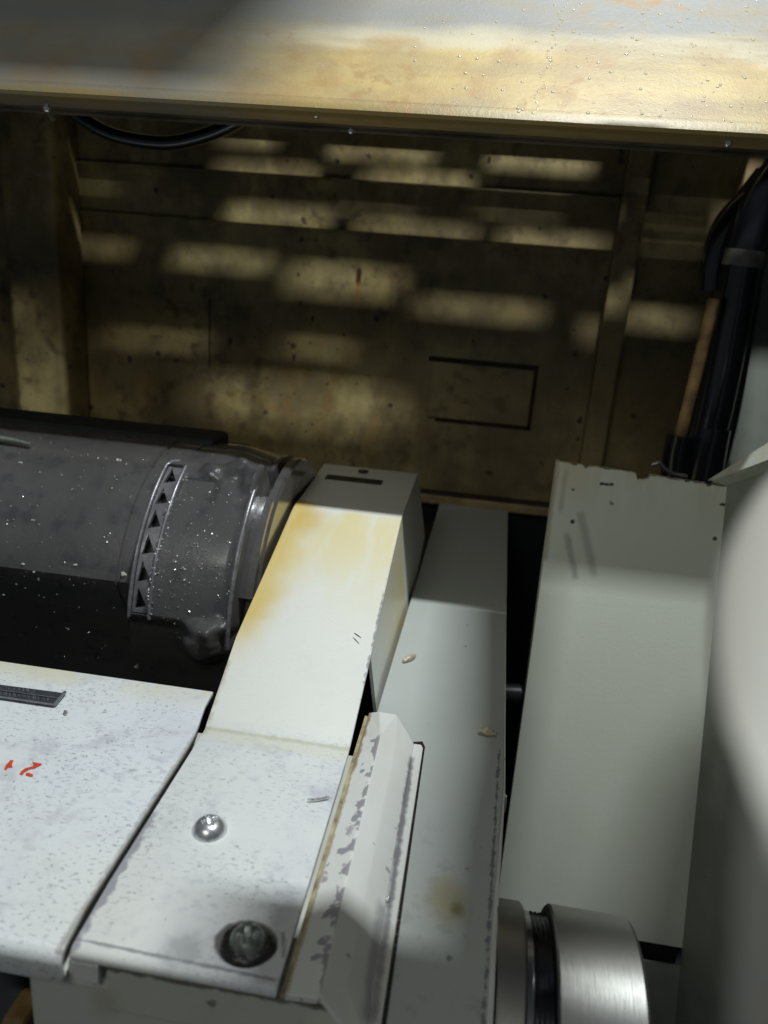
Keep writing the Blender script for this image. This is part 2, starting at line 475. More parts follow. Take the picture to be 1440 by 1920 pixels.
mKnob = Mat('smooth_white_plastic', (0.47, 0.45, 0.405), 0.55)
mKnob.layer(mKnob.nmask(20, 0.4, 0.7), (0.40, 0.375, 0.325), 0.6)
mRed = plain('red_marker', (0.75, 0.085, 0.03), 0.5, var=0.35, scale=500, bump=0)
mPlate = plain('dark_nameplate', (0.10, 0.105, 0.12), 0.35, 0.5, var=0.4, scale=300)
mPlateEdge = plain('worn_nameplate_rim', (0.36, 0.37, 0.39), 0.35, 0.7, var=0.4, scale=500)
mTan = plain('tan_paint', (0.42, 0.30, 0.15), 0.5, var=0.4, scale=60)

# ------------------------------------------------------------------ setting: bed, back wall, side walls
bed = obj('machine_bed', box(-0.62, 0.36, -0.2, 0.66, 0.0, 0.04), mDark, bevel=0.003)
tag(bed, 'black oily floor of the machine seen through the gaps', kind='structure')
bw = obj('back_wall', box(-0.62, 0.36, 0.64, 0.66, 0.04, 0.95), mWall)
tag(bw, 'oil-stained cream sheet wall at the back of the cavity', kind='structure')
def wallpart(name, bm, m=mWall, **k):
    return obj(name, bm, m, bw, **k)
wallpart('rib', prism([Vector((0.0862, 0.628, 0.3)), Vector((0.1045, 0.628, 0.3)), Vector((0.1045, 0.641, 0.3)), Vector((0.0862, 0.641, 0.3))], (0, 0, 0.45)), bevel=0.002)
bmr = bmesh.new()
add_poly(bmr, [Vector((-0.3885, 0.60, 0.30)), Vector((-0.3432, 0.60, 0.30)), Vector((-0.3432, 0.641, 0.30)), Vector((-0.3885, 0.641, 0.30))], (0, 0, 0.34))
wallpart('rib', bmr, bevel=0.004)
wallpart('rib', box(0.168, 0.187, 0.625, 0.641, 0.555, 0.66), mTan, bevel=0.002)
wallpart('access_plate', box(-0.043, 0.0405, 0.6365, 0.641, 0.3765, 0.4225), bevel=0.0008)
bmg = bmesh.new()
add_box(bmg, -0.046, 0.0435, 0.6392, 0.641, 0.4225, 0.4265)
add_box(bmg, 0.0405, 0.0435, 0.6392, 0.641, 0.373, 0.4225)
add_box(bmg, -0.036, 0.0435, 0.6392, 0.641, 0.373, 0.3765)
wallpart('plate_gap', bmg, plain('dark_brown_gap', (0.03, 0.024, 0.016), 0.8, bump=0))
wallpart('ledge', box(-0.30, 0.20, 0.615, 0.641, 0.308, 0.3135), mDark, bevel=0.002)
wallpart('gap_shade_sheet', box(-0.62, 0.34, 0.620, 0.641, 0.041, 0.3078), mDark)  # black sheet put in so the gap below the ledge stays dark
wallpart('ledge_lip', box(-0.30, 0.20, 0.6105, 0.615, 0.309, 0.3165), mTan, bevel=0.0015)
for z, y0 in ((0.5535, 0.634), (0.516, 0.634), (0.5965, 0.63)):
    wallpart('fold', box(-0.36, 0.0855, y0, 0.641, z, z + 0.0022), bevel=0.0007)
wallpart('seam', box(-0.2335, -0.2325, 0.6395, 0.641, 0.40, 0.455), mVoid)
for a, bb in (((-0.62, -0.60), 'left_wall'), ((0.34, 0.36), 'right_wall')):
    o = obj(bb, box(a[0], a[1], -0.1, 0.64, 0.04, 0.95), mDarkWall)
    tag(o, 'dark blue-grey sheet closing the ' + ('left' if 'left' in bb else 'right') + ' side of the cavity', kind='structure')

# ------------------------------------------------------------------ hood with louvre slots
hood = thing('hood', 'oil-filmed grey sheet hood with a yellow lower edge across the top', 'hood', (0, HY, HZ))
U = Vector((1, 0, 0)); Vv = Vector((0, 1, 1)).normalized(); Nn = Vector((0, -1, 1)).normalized()
H0 = Vector((0, HY, HZ))
def hood_uv(wp):
    d = wp - LAMP
    t = (H0 - LAMP).dot(Nn) / d.dot(Nn)
    h_ = LAMP + d * t - H0
    return h_.dot(U), h_.dot(Vv)
# each patch of light on the wall comes through one slot: (centre, half width, half height) as seen
PATCH = [(465, 267, 56, 12), (715, 288, 98, 15), (1012, 308, 98, 17),
         (492, 324, 95, 20), (778, 345, 104, 22),
         (517, 408, 98, 22), (778, 436, 110, 18), (1035, 456, 100, 18),
         (178, 466, 62, 15), (412, 490, 92, 17), (645, 530, 112, 30), (895, 582, 120, 17),
         (1232, 602, 66, 18), (290, 640, 100, 12), (590, 655, 70, 11), (545, 760, 210, 46),
         (440, 334, 0, 0), (700, 398, 85, 4), (965, 403, 85, 4), (165, 352, 55, 4), (870, 268, 90, 4), (1290, 386, 50, 2.5), (1255, 418, 80, 2.5), (1270, 442, 80, 2.5), (1262, 470, 75, 3),
         (1010, 262, 70, 4)]
HV = 0.40
bm = bmesh.new()
def loop(pts):
    vs = [bm.verts.new((a, b, 0)) for a, b in pts]
    return [bm.edges.new((vs[i], vs[(i + 1) % len(vs)])) for i in range(len(vs))]
edges = loop([(-0.60, 0.004), (0.34, 0.004), (0.34, 0.31), (-0.60, 0.31)])
def slot(u0, v0, hu, hv, seg=7):
    hv = min(hv, hu)
    cap = min(hu * 0.6, hv * 1.7)
    pts = []
    for sx in (1, -1):
        for k in range(seg + 1):
            a = -pi / 2 + pi * k / seg
            pts.append((u0 + sx * (hu - cap + cap * cos(a)), v0 + sx * hv * sin(a)))
    return pts
for cx, cy, hw, hh in PATCH:
    if hw == 0: continue
    ua, va = hood_uv(PY(cx, cy, 0.64))
    ub, _ = hood_uv(PY(cx + hw, cy + hw * 0.075, 0.64))
    _, vb = hood_uv(PY(cx, cy - hh, 0.64))
    edges += loop(slot(ua, va, abs(ub - ua), abs(vb - va)))
# slots whose light lands on the left rib and on the panel behind the hoses
def quad_slot(pts):
    return loop([hood_uv(q_) for q_ in pts])
edges += quad_slot([PY(5, 545, .60), PY(40, 555, .60), PY(75, 630, .60), PY(112, 700, .60), PY(118, 800, .60), PY(20, 800, .60)])
edges += quad_slot([PY(1385, 668, .612), PY(1500, 676, .612), PY(1500, 900, .612), PY(1372, 900, .612)])
edges += quad_slot([PY(1335, 590, .56), PY(1352, 595, .56), PY(1290, 830, .56), PY(1262, 820, .56)])
edges += quad_slot([PY(1395, 420, .57), PY(1425, 425, .57), PY(1395, 560, .57), PY(1360, 555, .57)])
edges += quad_slot([PY(1375, 305, .625), PY(1440, 312, .625), PY(1440, 368, .625), PY(1370, 360, .625)])
edges += quad_slot([PY(1118, 540, .628), PY(1160, 545, .628), PY(1155, 590, .628), PY(1112, 585, .628)])
bmesh.ops.triangle_fill(bm, use_beauty=True, use_dissolve=False, edges=edges)
ex = bmesh.ops.extrude_face_region(bm, geom=list(bm.faces))
bmesh.ops.translate(bm, verts=[v for v in ex['geom'] if isinstance(v, bmesh.types.BMVert)], vec=(0, 0, -0.0015))
for v in bm.verts:
    v.co = H0 + U * v.co.x + Vv * v.co.y + Nn * v.co.z
bm.normal_update()
ss = obj('slotted_sheet', bm, mHood, hood)
ss.data.materials.append(mDark.m)
for pl in ss.data.polygons:
    if pl.normal.dot(Nn) < 0.5: pl.material_index = 1      # inner face blackened to cut light bounced onto the wall
# rolled lower edge and the flange turned back under it
bm = bmesh.new()
prof = []
R = 0.004
for k in range(9):
    a = radians(135 - (135 + 90) * k / 8 * 1.0)
    prof.append((HY + 0.0028 + R * cos(a), HZ + 0.0028 - 0.001 + R * sin(a)))
pr = [(HY + 0.0045, HZ + 0.0045), (HY + 0.0014, HZ + 0.0014), (HY + 0.0002, HZ - 0.0006), (HY + 0.0006, HZ - 0.0022), (HY + 0.0026, HZ - 0.0030), (HY + 0.026, HZ - 0.0030), (HY + 0.026, HZ - 0.0015), (HY + 0.004, HZ - 0.0013), (HY + 0.0036, HZ + 0.001), (HY + 0.0060, HZ + 0.0035)]
add_poly(bm, [Vector((-0.60, y, z)) for y, z in pr], (0.94, 0, 0))
obj('rolled_edge', bm, mHood, hood, smooth=40)
bm = bmesh.new()
add_box(bm, -0.60, 0.34, HY + 0.027, HY + 0.046, HZ - 0.0018, HZ - 0.0003)
add_box(bm, -0.60, 0.34, HY + 0.0445, HY + 0.046, HZ - 0.0036, HZ - 0.0018)
obj('under_flange', bm, plain('greasy_brown_sheet', (0.20, 0.16, 0.11), 0.4, var=0.6, scale=30), hood, bevel=0.0004)
bo = None
for x, y in ((593, 216), (658, 246), (1365, 270), (88, 205)):
    p0 = PY(x, y, 0.418 if x == 658 else 0.389) - Vector((0, 0, 0.0012))
    if bo is None:
        bm = lathe_z([(0, 0.0004), (0.0, 0.0012), (0.0008, 0.0018), (0.0022, 0.0018), (0.0022, 0.0010), (0.0036, 0.0010)], 0, 0, 12)
        bmesh.ops.translate(bm, verts=bm.verts, vec=p0)
        bo = obj('bolt', bm, mSpeck, hood, smooth=40)
        bp0 = p0
    else:
        o = bo.copy(); COL.objects.link(o); o.parent = hood; o.location = p0 - bp0

# ------------------------------------------------------------------ cables under the hood
bm = tube([PY(x, y, .47) for x, y in ((60, 150), (120, 198), (205, 250), (300, 268), (370, 258), (435, 232), (500, 190))], 0.0042)
tag(obj('cable', bm, mRubber, smooth=60), 'thick black cable sagging in an arc under the hood edge', 'cable')
bm = tube([PY(x, y, .44) for x, y in ((-60, 165), (0, 178), (45, 185), (85, 204), (100, 225))], 0.0012)
tag(obj('wire', bm, plain('grey_wire', (0.3, 0.29, 0.28), 0.4)), 'thin grey wire dipping under the hood at the upper left corner', 'wire')

# ------------------------------------------------------------------ motor
MY, MZ, MR = 0.417, 0.306, 0.084
motor = thing('motor', 'dark grey oily electric motor with a ribbed vent strip on its end bell', 'motor', (-0.2, MY, MZ - MR))
def house(x, f):
    # round over the top, then a straight flank turned in below the shoulder
    out = []
    for k in range(60):
        t = radians(20 + 165 * k / 59)
        out.append(Vector((x, MY - f * MR * cos(t), MZ + f * MR * sin(t))))
    t = radians(20)
    y0, z0 = MY - f * MR * cos(t), MZ + f * MR * sin(t)
    low = [(0.0012, -0.004), (0.004, -0.009), (0.009, -0.018), (0.014, -0.030), (0.024, -0.060), (0.034, -0.090)]
    out += [Vector((x, MY + f * MR * 0.8, z0 - 0.09))]
    out += [Vector((x, y0 + a_, z0 + b_)) for a_, b_ in reversed(low)]
    return out
bm = bmesh.new()
loft(bm, [house(x, f) for x, f in ((-0.50, 1), (-0.1725, 1), (-0.1717, 0.984), (-0.1705, 0.984), (-0.1697, 1), (-0.155, 1))])
obj('housing', bm, mMotor, motor, smooth=35)
def sst(a, b, x):
    t = max(0.0, min(1.0, (x - a) / (b - a)))
    return t * t * (3 - 2 * t)
def bell_r(x, th):
    """radius of the end bell; th in degrees up from the side that faces the camera"""
    d = ((th + 180) % 360) - 180
    plate = sst(6.0, 11, d) * (1 - sst(66, 72, d))
    other = 1.0 if False else 0.0
    r = 0.0835 + 0.0075 * plate
    rest = sst(84, 90, abs(d - 38))
    r += 0.006 * rest
    # through-bolt lugs
    for lc, lx, hw_, hx, hh_ in ((3.5, -0.1225, 9.5, 0.0175, 0.0130), (9, -0.1150, 6, 0.008, 0.0035), (67, -0.116, 7, 0.011, 0.0030), (63, -0.135, 4.5, 0.0085, 0.0026), (65, -0.122, 6, 0.0105, 0.0040), (60, -0.1125, 7, 0.0070, 0.0042), (150, -0.125, 9, 0.012, 0.008), (225, -0.125, 9, 0.012, 0.008), (300, -0.125, 9, 0.012, 0.008)):
        e = (((th - lc) + 180) % 360) - 180
        r += hh_ * (1 - sst(0.25, 1.0, sqrt((e / hw_) ** 2 + ((x - lx) / hx) ** 2)))
    # shallow sunk field below the top edge
    r -= 0.0022 * sst(49, 51, d) * (1 - sst(58, 60, d)) * sst(-0.150, -0.148, x) * (1 - sst(-0.131, -0.128, x))
    # pocket behind the vent strip
    pk = sst(11, 11.6, d) * (1 - sst(63.4, 64, d)) * sst(-0.1598, -0.1594, x) * (1 - sst(-0.1508, -0.1504, x))
    r -= 0.010 * pk
    # edges
    r -= 0.006 * (1 - sst(-0.163, -0.1612, x)) * plate
    r += 0.0012 * sst(-0.112, -0.1105, x) * (1 - sst(-0.1085, -0.107, x))
    r -= 0.013 * sst(-0.1085, -0.1055, x)
    r -= 0.0045 * sst(70, 78, d) * (1 - sst(125, 135, d)) * sst(-0.140, -0.112, x)
    return r
xs = [-0.1630, -0.1622, -0.1612, -0.1604, -0.1598, -0.1594] + [-0.159 + 0.001 * i for i in range(9)] + [-0.1508, -0.1504] + [-0.1495 + 0.00145 * i for i in range(26)] + [-0.1112, -0.1105, -0.1098, -0.109, -0.1085, -0.1078, -0.107, -0.106, -0.1055, -0.1045]
xs = sorted(set(round(x, 5) for x in xs))
ths = []
a = -100.0
while a < 260:
    ths.append(a)
    a += 0.6 if -6 <= a < 95 else 3.0
rings = []
for x in xs:
    rings.append([Vector((x, MY - bell_r(x, t) * cos(radians(t)), MZ + bell_r(x, t) * sin(radians(t)))) for t in ths])
bm = bmesh.new()
loft(bm, rings)
obj('end_bell', bm, mMotor, motor, smooth=42)
def mp(x, th, r):
    return Vector((x, MY - r * cos(radians(th)), MZ + r * sin(radians(th))))
# vent strip with triangular openings
bm = bmesh.new()
W, x0 = 0.0086, -0.1594
t0, t1, nv = 11.5, 63.5, 6
edges = []
def loop2(pts):
    vs = [bm.verts.new((a_, b_, 0)) for a_, b_ in pts]
    return [bm.edges.new((vs[i], vs[(i + 1) % len(vs)])) for i in range(len(vs))]
LN = (t1 - t0)
outer = [(0, LN * k / 40) for k in range(41)] + [(W, LN * k / 40) for k in range(40, -1, -1)]
outer = [(a_, b_ * 0.00157) for a_, b_ in outer]
edges = loop2(outer)
for k in range(nv):
    cb = (k + 0.5) * LN / nv
    e0, e1 = (cb - LN / nv * 0.40) * 0.00157, (cb + LN / nv * 0.42) * 0.00157
    em = (e0 + e1) / 2
    tri = [(0.0010, e0 + 0.0003), (W * 0.86, e0 + 0.0022), (W * 0.52, em + 0.0014), (0.0022, e1)]
    edges += loop2(tri)
bmesh.ops.triangle_fill(bm, use_beauty=True, use_dissolve=False, edges=edges)
ex = bmesh.ops.extrude_face_region(bm, geom=list(bm.faces))
bmesh.ops.translate(bm, verts=[v for v in ex['geom'] if isinstance(v, bmesh.types.BMVert)], vec=(0, 0, -0.0018))
for v in bm.verts:
    v.co = mp(x0 + v.co.x, t0 + v.co.y / 0.00157, 0.0898 + v.co.z)
strip_m = plain('grey_vent_strip', (0.26, 0.25, 0.265), 0.28, 0.45, var=0.4, scale=200)
vg = obj('vent_grille', bm, strip_m, motor)
for xx, rr, nm in ((-0.1606, 0.0906, 'rail'), (-0.1498, 0.0912, 'rail')):
    bm = tube([mp(xx, t0 - 1.5 + (t1 + 1.5 - t0) * k / 24, rr) for k in range(25)] + ([mp(xx + 0.002, t1 + 2.2, rr), mp(xx + 0.006, t1 + 3, rr)] if xx < -0.155 else []), 0.0011, 8, 1, False)
    obj(nm, bm, strip_m, vg, smooth=60)
obj('end_rim', tube([mp(-0.1092, 4 + 58 * k / 30, 0.0918) for k in range(31)], 0.0013, 10, 1, False), strip_m, motor, smooth=60)
# stepped rings on the drive end
obj('end_ring', lathe_x([(-0.1046, 0.02), (-0.1046, 0.0795), (-0.1010, 0.0795), (-0.0995, 0.078), (-0.0995, 0.02)], MY, MZ, 96), mMotor, motor, smooth=35, bevel=0)
bm = bmesh.new()
loft(bm, [[mp(x, t, r) for t in [20 + 1.6 * k for k in range(24)]] + [mp(x, t, r - 0.006) for t in [20 + 1.6 * k for k in range(23, -1, -1)]] for x, r in ((-0.1075, 0.0855), (-0.1035, 0.0865), (-0.1005, 0.0845))])
obj('end_flange', bm, mMotor, motor, smooth=40)
# box on top at the back and the small lever at the left
mMatte = plain('matte_black_paint', (0.012, 0.013, 0.015), 0.6, var=0.3)
xa, xb, xc = PY(424, 800, .44).x, PY(470, 838, .44).x, PY(514, 872, .43).x
obj('terminal_box', box(-0.50, xa, 0.419, 0.447, 0.36, 0.3925), mMatte, motor, bevel=0.003, seg=3)
bm = bmesh.new()
add_box(bm, xa - 0.004, xb, 0.4195, 0.4465, 0.36, 0.3862)
add_box(bm, xb - 0.004, xc, 0.42, 0.44, 0.35, 0.3795)
obj('box_end', bm, mRubber, motor, bevel=0.003, seg=3)
bm = tube([mp(-0.290, 70, 0.0865), mp(-0.262, 71, 0.0868), mp(-0.2440, 70, 0.0862)], lambda t: 0.0022 * (1 - 0.55 * t), 10, 6)
obj('grease_nipple', bm, plain('grey_green_metal', (0.17, 0.19, 0.16), 0.25), motor, smooth=60)

# swarf specks and crumbs on the motor
bm = bmesh.new()
def speck(bm, p_, s_, flat=0.6):
    r_ = bmesh.ops.create_icosphere(bm, subdivisions=1, radius=1.0)
    M = Matrix.Translation(p_) @ Matrix.Rotation(random.random() * 6, 4, Vector((random.random() - .5, random.random() - .5, random.random() - .5)).normalized()) @ Matrix.Diagonal((s_ * random.uniform(0.6, 1.6), s_, s_ * flat, 1))
    bmesh.ops.transform(bm, matrix=M, verts=r_['verts'])
for k in range(240):
    x = random.uniform(-0.150, -0.108); t = random.triangular(3, 66, 30)
    speck(bm, mp(x, t, bell_r(x, t) + 0.0001), random.choice((0.00022, 0.0003, 0.0004, 0.0006)))
for k in range(90):
    speck(bm, mp(-0.150 + random.gauss(0, 0.0007), random.uniform(10, 50), 0.0915), random.choice((0.0004, 0.0006, 0.0009)))
for k in range(150):
    x = random.uniform(-0.30, -0.163); t = random.uniform(-12, 72)
    speck(bm, mp(x, t, MR + 0.0001), random.choice((0.0003, 0.0004, 0.0006)))
tag(obj('swarf_specks', bm, mSpeck, smooth=20), 'fine bright swarf and drops scattered over the dark motor', kind='stuff')
def cyl_hit(x, y):
    d = ray(x, y)
    A = d.y ** 2 + d.z ** 2; B = 2 * (-MY * d.y + (0.5 - MZ) * d.z); Cc = MY ** 2 + (0.5 - MZ) ** 2 - MR ** 2
    return CAM + d * ((-B - sqrt(max(0, B * B - 4 * A * Cc))) / (2 * A))
crumbs = [(38, 868, .0014, 'pale double crumb on the motor housing near the left picture edge'),
          (223, 864, .0012, 'bright white crumb on the motor housing above the vent strip'),
          (62, 975, .0009, 'small white crumb alone halfway down the motor housing'),
          (45, 1059, .0010, 'tan crumb on the shaded lower housing, the left of a pair'),
          (62, 1073, .0009, 'tan crumb on the shaded lower housing, the right of a pair'),
          (142, 1060, .0010, 'grey crumb on the motor housing left of the lowest vents'),
          (233, 1076, .0016, 'large pale crumb against the rail beside the lowest vent'),
          (259, 1250, .0012, 'white crumb on the dark lower motor close to the white cover')]
cb0 = None
for x, y, r_, lb in crumbs:
    bm = bmesh.new()
    for k in range(2):
        speck(bm, cyl_hit(x, y) + Vector((random.uniform(-1, 1), 0, random.uniform(-.5, .5))) * r_ * 0.7, r_ * random.uniform(0.6, 0.9), 0.8)
    tag(obj('paint_crumb', bm, mCrumb, smooth=30), lb, 'crumb', 'pale crumbs on the motor')

# ------------------------------------------------------------------ left cover with name plate and red marks
def sheet(path, th, xl, xr):
    """bent sheet: path [(y, z)] along the outer face, thickness th inwards (down/back), x limits per path point"""
    n = len(path)
    inner = []
    for i in range(n):
        a = Vector(path[max(i - 1, 0)]); b = Vector(path[min(i + 1, n - 1)])
        t = (b - a).normalized()
        nn = Vector((t.y, -t.x))
        inner.append((path[i][0] + nn.x * th, path[i][1] + nn.y * th))
    bm = bmesh.new()
    rings = []
    for i in range(n):
        L, Rr = xl(i, path[i]), xr(i, path[i])
        rings.append([Vector((L, *path[i])), Vector((Rr, *path[i])), Vector((Rr, *inner[i])), Vector((L, *inner[i]))])
    loft(bm, rings)
    return bm
def arc(cy, cz, r, a0, a1, n=6):
    return [(cy + r * cos(radians(a0 + (a1 - a0) * k / n)), cz + r * sin(radians(a0 + (a1 - a0) * k / n))) for k in range(n + 1)]
cover = thing('machine_cover', 'white enamel cover with a dark name plate and red paint marks, lower left', 'cover', (-0.25, 0.15, 0.30))
path = [(0.1435, 0.3105)] + arc(0.1475, ZP - 0.004, 0.004, 180, 90) + [(0.16, ZP), (0.18, ZP), (0.20, ZP), (0.22, ZP), (0.235, ZP), (0.244, ZP), (0.250, ZP), (0.256, ZP), (0.264, ZP), (0.2755, ZP)]
def cov_r(i, p_):
    y = p_[0]
    return -0.0938 - 0.0042 * sst(0.238, 0.272, y) + 0.0012 * (1 - sst(0.144, 0.160, y))
bm = sheet(path, 0.002, lambda i, p_: -0.60, cov_r)
obj('sheet', bm, mCover, cover, smooth=40, bevel=0.0005)
obj('back_flange', box(-0.60, -0.099, 0.2715, 0.2735, 0.20, 0.3178), mDark, cover)
# name plate
corners = [PZ(-60, 1275, ZP + 0.001), PZ(122, 1299, ZP + 0.001), PZ(102, 1323, ZP + 0.001), PZ(-60, 1299, ZP + 0.001)]
npl = obj('nameplate', prism(corners, (0, 0, -0.0012)), mPlate, cover, bevel=0.0003)
cen = sum(corners, Vector()) / 4
ri = [corners[0].lerp(corners[3], f) for f in (0, 1)]
bm = bmesh.new()
cs = [c_ + Vector((0, 0, 0.0004)) for c_ in corners]
add_tube(bm, [cs[1], cs[2]], 0.0007, 8, 1, False)
add_tube(bm, [cs[2], cs[3]], 0.0004, 8, 1, False)
add_tube(bm, [cs[0].lerp(cs[3], .5), cs[1].lerp(cs[2], .5)], 0.0002, 6, 1, False)
obj('rim', bm, mPlateEdge, npl, smooth=60)
bm = bmesh.new()
ud = (corners[1] - corners[0]).normalized(); vd = (corners[3] - corners[0]).normalized()
for row, (f0, u0, u1) in enumerate(((0.06, 0.006, 0.0195), (0.54, -0.001, 0.0255))):
    uu = u0 + 0.0095
    base0 = corners[0].lerp(corners[3], f0)
    while uu < u1 + 0.0085:
        wd = random.uniform(0.0011, 0.0017)
        o_ = base0 + ud * uu + Vector((0, 0, 0.0002))
        hgt = (corners[3] - corners[0]).length * 0.40
        for k in range(random.choice((2, 3))):
            a_ = o_ + ud * random.uniform(0, wd) + vd * random.uniform(0, hgt * 0.4)
            b_2 = o_ + ud * random.uniform(0, wd) + vd * random.uniform(hgt * 0.6, hgt)
            add_tube(bm, [a_, b_2], 0.00016, 5, 1, False)
        uu += wd + 0.0006
obj('worn_embossing', bm, mPlateEdge, npl)
def mark(pts):
    P_ = [PZ(a_ / 7.2, 1260 + b_2 / 7.2, ZP + 0.00035) for a_, b_2 in pts]
    obj('painted_mark', prism(P_, (0, 0, -0.0005)), mRed, cover)
mark([(135, 1188), (182, 1190), (160, 1232), (166, 1282), (112, 1285), (76, 1318), (58, 1302), (78, 1255), (115, 1218)])
mark([(438, 1212), (550, 1234), (566, 1246), (470, 1296), (390, 1312), (330, 1346), (300, 1388), (262, 1372), (288, 1335), (340, 1298), (440, 1270), (456, 1244)])
mark([(350, 1362), (388, 1360), (448, 1380), (440, 1408), (400, 1406), (346, 1386)])

# ------------------------------------------------------------------ belt guard
guard = thing('belt_guard', 'white belt guard rising from its screwed base plate to a bend, oil-yellowed at the bend', 'belt guard', (-0.064, 0.25, 0.28))
SL = tan(radians(15.4))
yb, zb = 0.4085, ZP + SL * (0.4085 - 0.2492)
path = [(0.1455, 0.3168)] + arc(0.1480, ZP - 0.0025, 0.0025, 180, 90, 5) + [(0.17, ZP), (0.20, ZP), (0.23, ZP), (0.247, ZP + 0.00005), (0.2492, ZP + 0.0003), (0.252, ZP + 0.0010), (0.30, ZP + SL * 0.0508), (0.35, ZP + SL * 0.1008), (0.40, ZP + SL * 0.1508)]
path += [(0.4045, ZP + SL * 0.1553 - 0.0001), (0.4085, zb - 0.0006), (0.4125, zb - 0.0004), (0.42, zb - 0.0003), (0.46, zb - 0.0002), (0.500, zb - 0.0002), (0.5055, zb - 0.002), (0.5075, zb - 0.008), (0.508, 0.34)]
def gl(i, p_):
    y = p_[0]
    if y < 0.25: return -0.0921 + 0.0009 * (1 - sst(0.144, 0.16, y))
    if y < 0.30: return -0.0921 - 0.0044 * sst(0.247, 0.275, y)
    return -0.0965 - 0.0013 * sst(0.30, 0.41, y) - 0.003 * sst(0.42, 0.51, y)
def gr(i, p_):
    y = p_[0]
    return -0.0345 - 0.0015 * sst(0.25, 0.41, y)
bm = sheet(path, 0.0018, gl, gr)
obj('top_sheet', bm, mGuard, guard, smooth=30, bevel=0.0006)
# right and left cheeks of the raised part
def cheek(xtop, xbot, inw, y0):
    ys = [(y_, z_) for y_, z_ in path if y_ > y0]
    bm = bmesh.new()
    for (ya, za), (yc, zc) in zip(ys[:-1], ys[1:]):
        pass
    top = [Vector((xtop(y_), y_, z_ - 0.0006)) for y_, z_ in ys[:-2]]
    bot = [Vector((xbot(y_), y_, 0.282 + 0.036 * sst(0.34, 0.51, y_))) for y_, z_ in ys[:-2]]
    vs = [[bm.verts.new(t_), bm.verts.new(b_2), bm.verts.new(b_2 + Vector((inw, 0, 0))), bm.verts.new(t_ + Vector((inw, 0, 0)))] for t_, b_2 in zip(top, bot)]
    for i in range(len(vs) - 1):
        for k in range(4):
            bm.faces.new([vs[i][k], vs[i][(k + 1) % 4], vs[i + 1][(k + 1) % 4], vs[i + 1][k]])
    bm.faces.new(vs[0]); bm.faces.new(list(reversed(vs[-1])))
    return bm
obj('cheek', cheek(lambda y: gr(0, (y, 0)) - 0.0002, lambda y: gr(0, (y, 0)) + 0.0085, -0.0015, 0.255), mGuard, guard, smooth=30)
obj('cheek', cheek(lambda y: gl(0, (y, 0)) + 0.0002, lambda y: gl(0, (y, 0)) - 0.001, 0.0015, 0.255), mGuard, guard, smooth=30)
# notched tab at the front left corner
obj('tab', prism([Vector((-0.0915, 0.1455, 0.3165)), Vector((-0.0915, 0.1455, 0.3125)), Vector((-0.0895, 0.1455, 0.3103)), Vector((-0.0832, 0.1455, 0.3100)), Vector((-0.0830, 0.1455, 0.3165))], (0, 0.0016, 0)), mGuard, guard, bevel=0.0003)
a_, b_2 = PZ(612, 893, zb), PZ(718, 903, zb)
obj('label_slot', box(a_.x, b_2.x, a_.y - 0.006, a_.y + 0.004, zb - 0.0004, zb + 0.0004), plain('dark_red_brown_label', (0.035, 0.02, 0.018), 0.5), guard, bevel=0.0003)
c_ = PZ(681, 885, zb)
obj('stud', lathe_z([(zb - 0.001, 0.0035), (zb + 0.0008, 0.0035), (zb + 0.0012, 0.0028), (zb + 0.0012, 0.0003)], c_.x, c_.y, 20), mGrease, guard, smooth=40)
# pan-head screws with a cross recess
def pan_head(cx, cy, z, r, hgt, rot, cross):
    bm = bmesh.new()
    rings = []
    prof = [0.0] + [k / 22 for k in range(1, 23)]
    for f in reversed(prof):
        ring = []
        for k in range(72):
            an = 2 * pi * k / 72
            rr = max(f, 0.004) * r
            zz = hgt * (1 - f ** 3.0) ** 0.75 if f < 1 else 0
            x_, y_ = rr * cos(an), rr * sin(an)
            u_, v_ = x_ * cos(rot) + y_ * sin(rot), -x_ * sin(rot) + y_ * cos(rot)
            cw, cl = cross
            inn = min(1.0, max(0.0, max((cw - abs(u_)) / 0.0002 * (1 if abs(v_) < cl else 0), (cw - abs(v_)) / 0.0002 * (1 if abs(u_) < cl else 0))))
            zz -= inn * (0.0018 if cw < 0.001 else 0.0034) * max(0.25, 1 - rr / cl * 0.7)
            ring.append(Vector((cx + x_, cy + y_, z + zz)))
        rings.append(ring)
    loft(bm, rings)
    return bm
s1 = PZ(393, 1556, ZP)
obj('screw', pan_head(s1.x, s1.y, ZP, 0.0058, 0.0040, 0.6, (0.0007, 0.0026)), mScrew, guard, smooth=50, label='bright zinc cross-head screw on the lit part of the plate')
s2 = PZ(464, 1772, ZP)
old = obj('screw', pan_head(s2.x, s2.y, ZP + 0.0016, 0.0050, 0.0038, 0.3, (0.0012, 0.0034)), mOldScrew, guard, smooth=50, label='dull greasy cross-head screw on a black washer')
bm = bmesh.new()
rings = []
for f, z_ in ((1.0, 0.0), (0.97, 0.0010), (0.86, 0.0018), (0.5, 0.0018), (0.05, 0.0018)):
    rings.append([Vector((s2.x + 0.0078 * f * (1 + 0.06 * sin(3 * t_ * 2 * pi / 48 + 1)) * cos(2 * pi * t_ / 48), s2.y - 0.0004 + 0.0068 * f * sin(2 * pi * t_ / 48), ZP + z_)) for t_ in range(48)])
loft(bm, rings)
obj('washer', bm, mGrease, old, smooth=50)

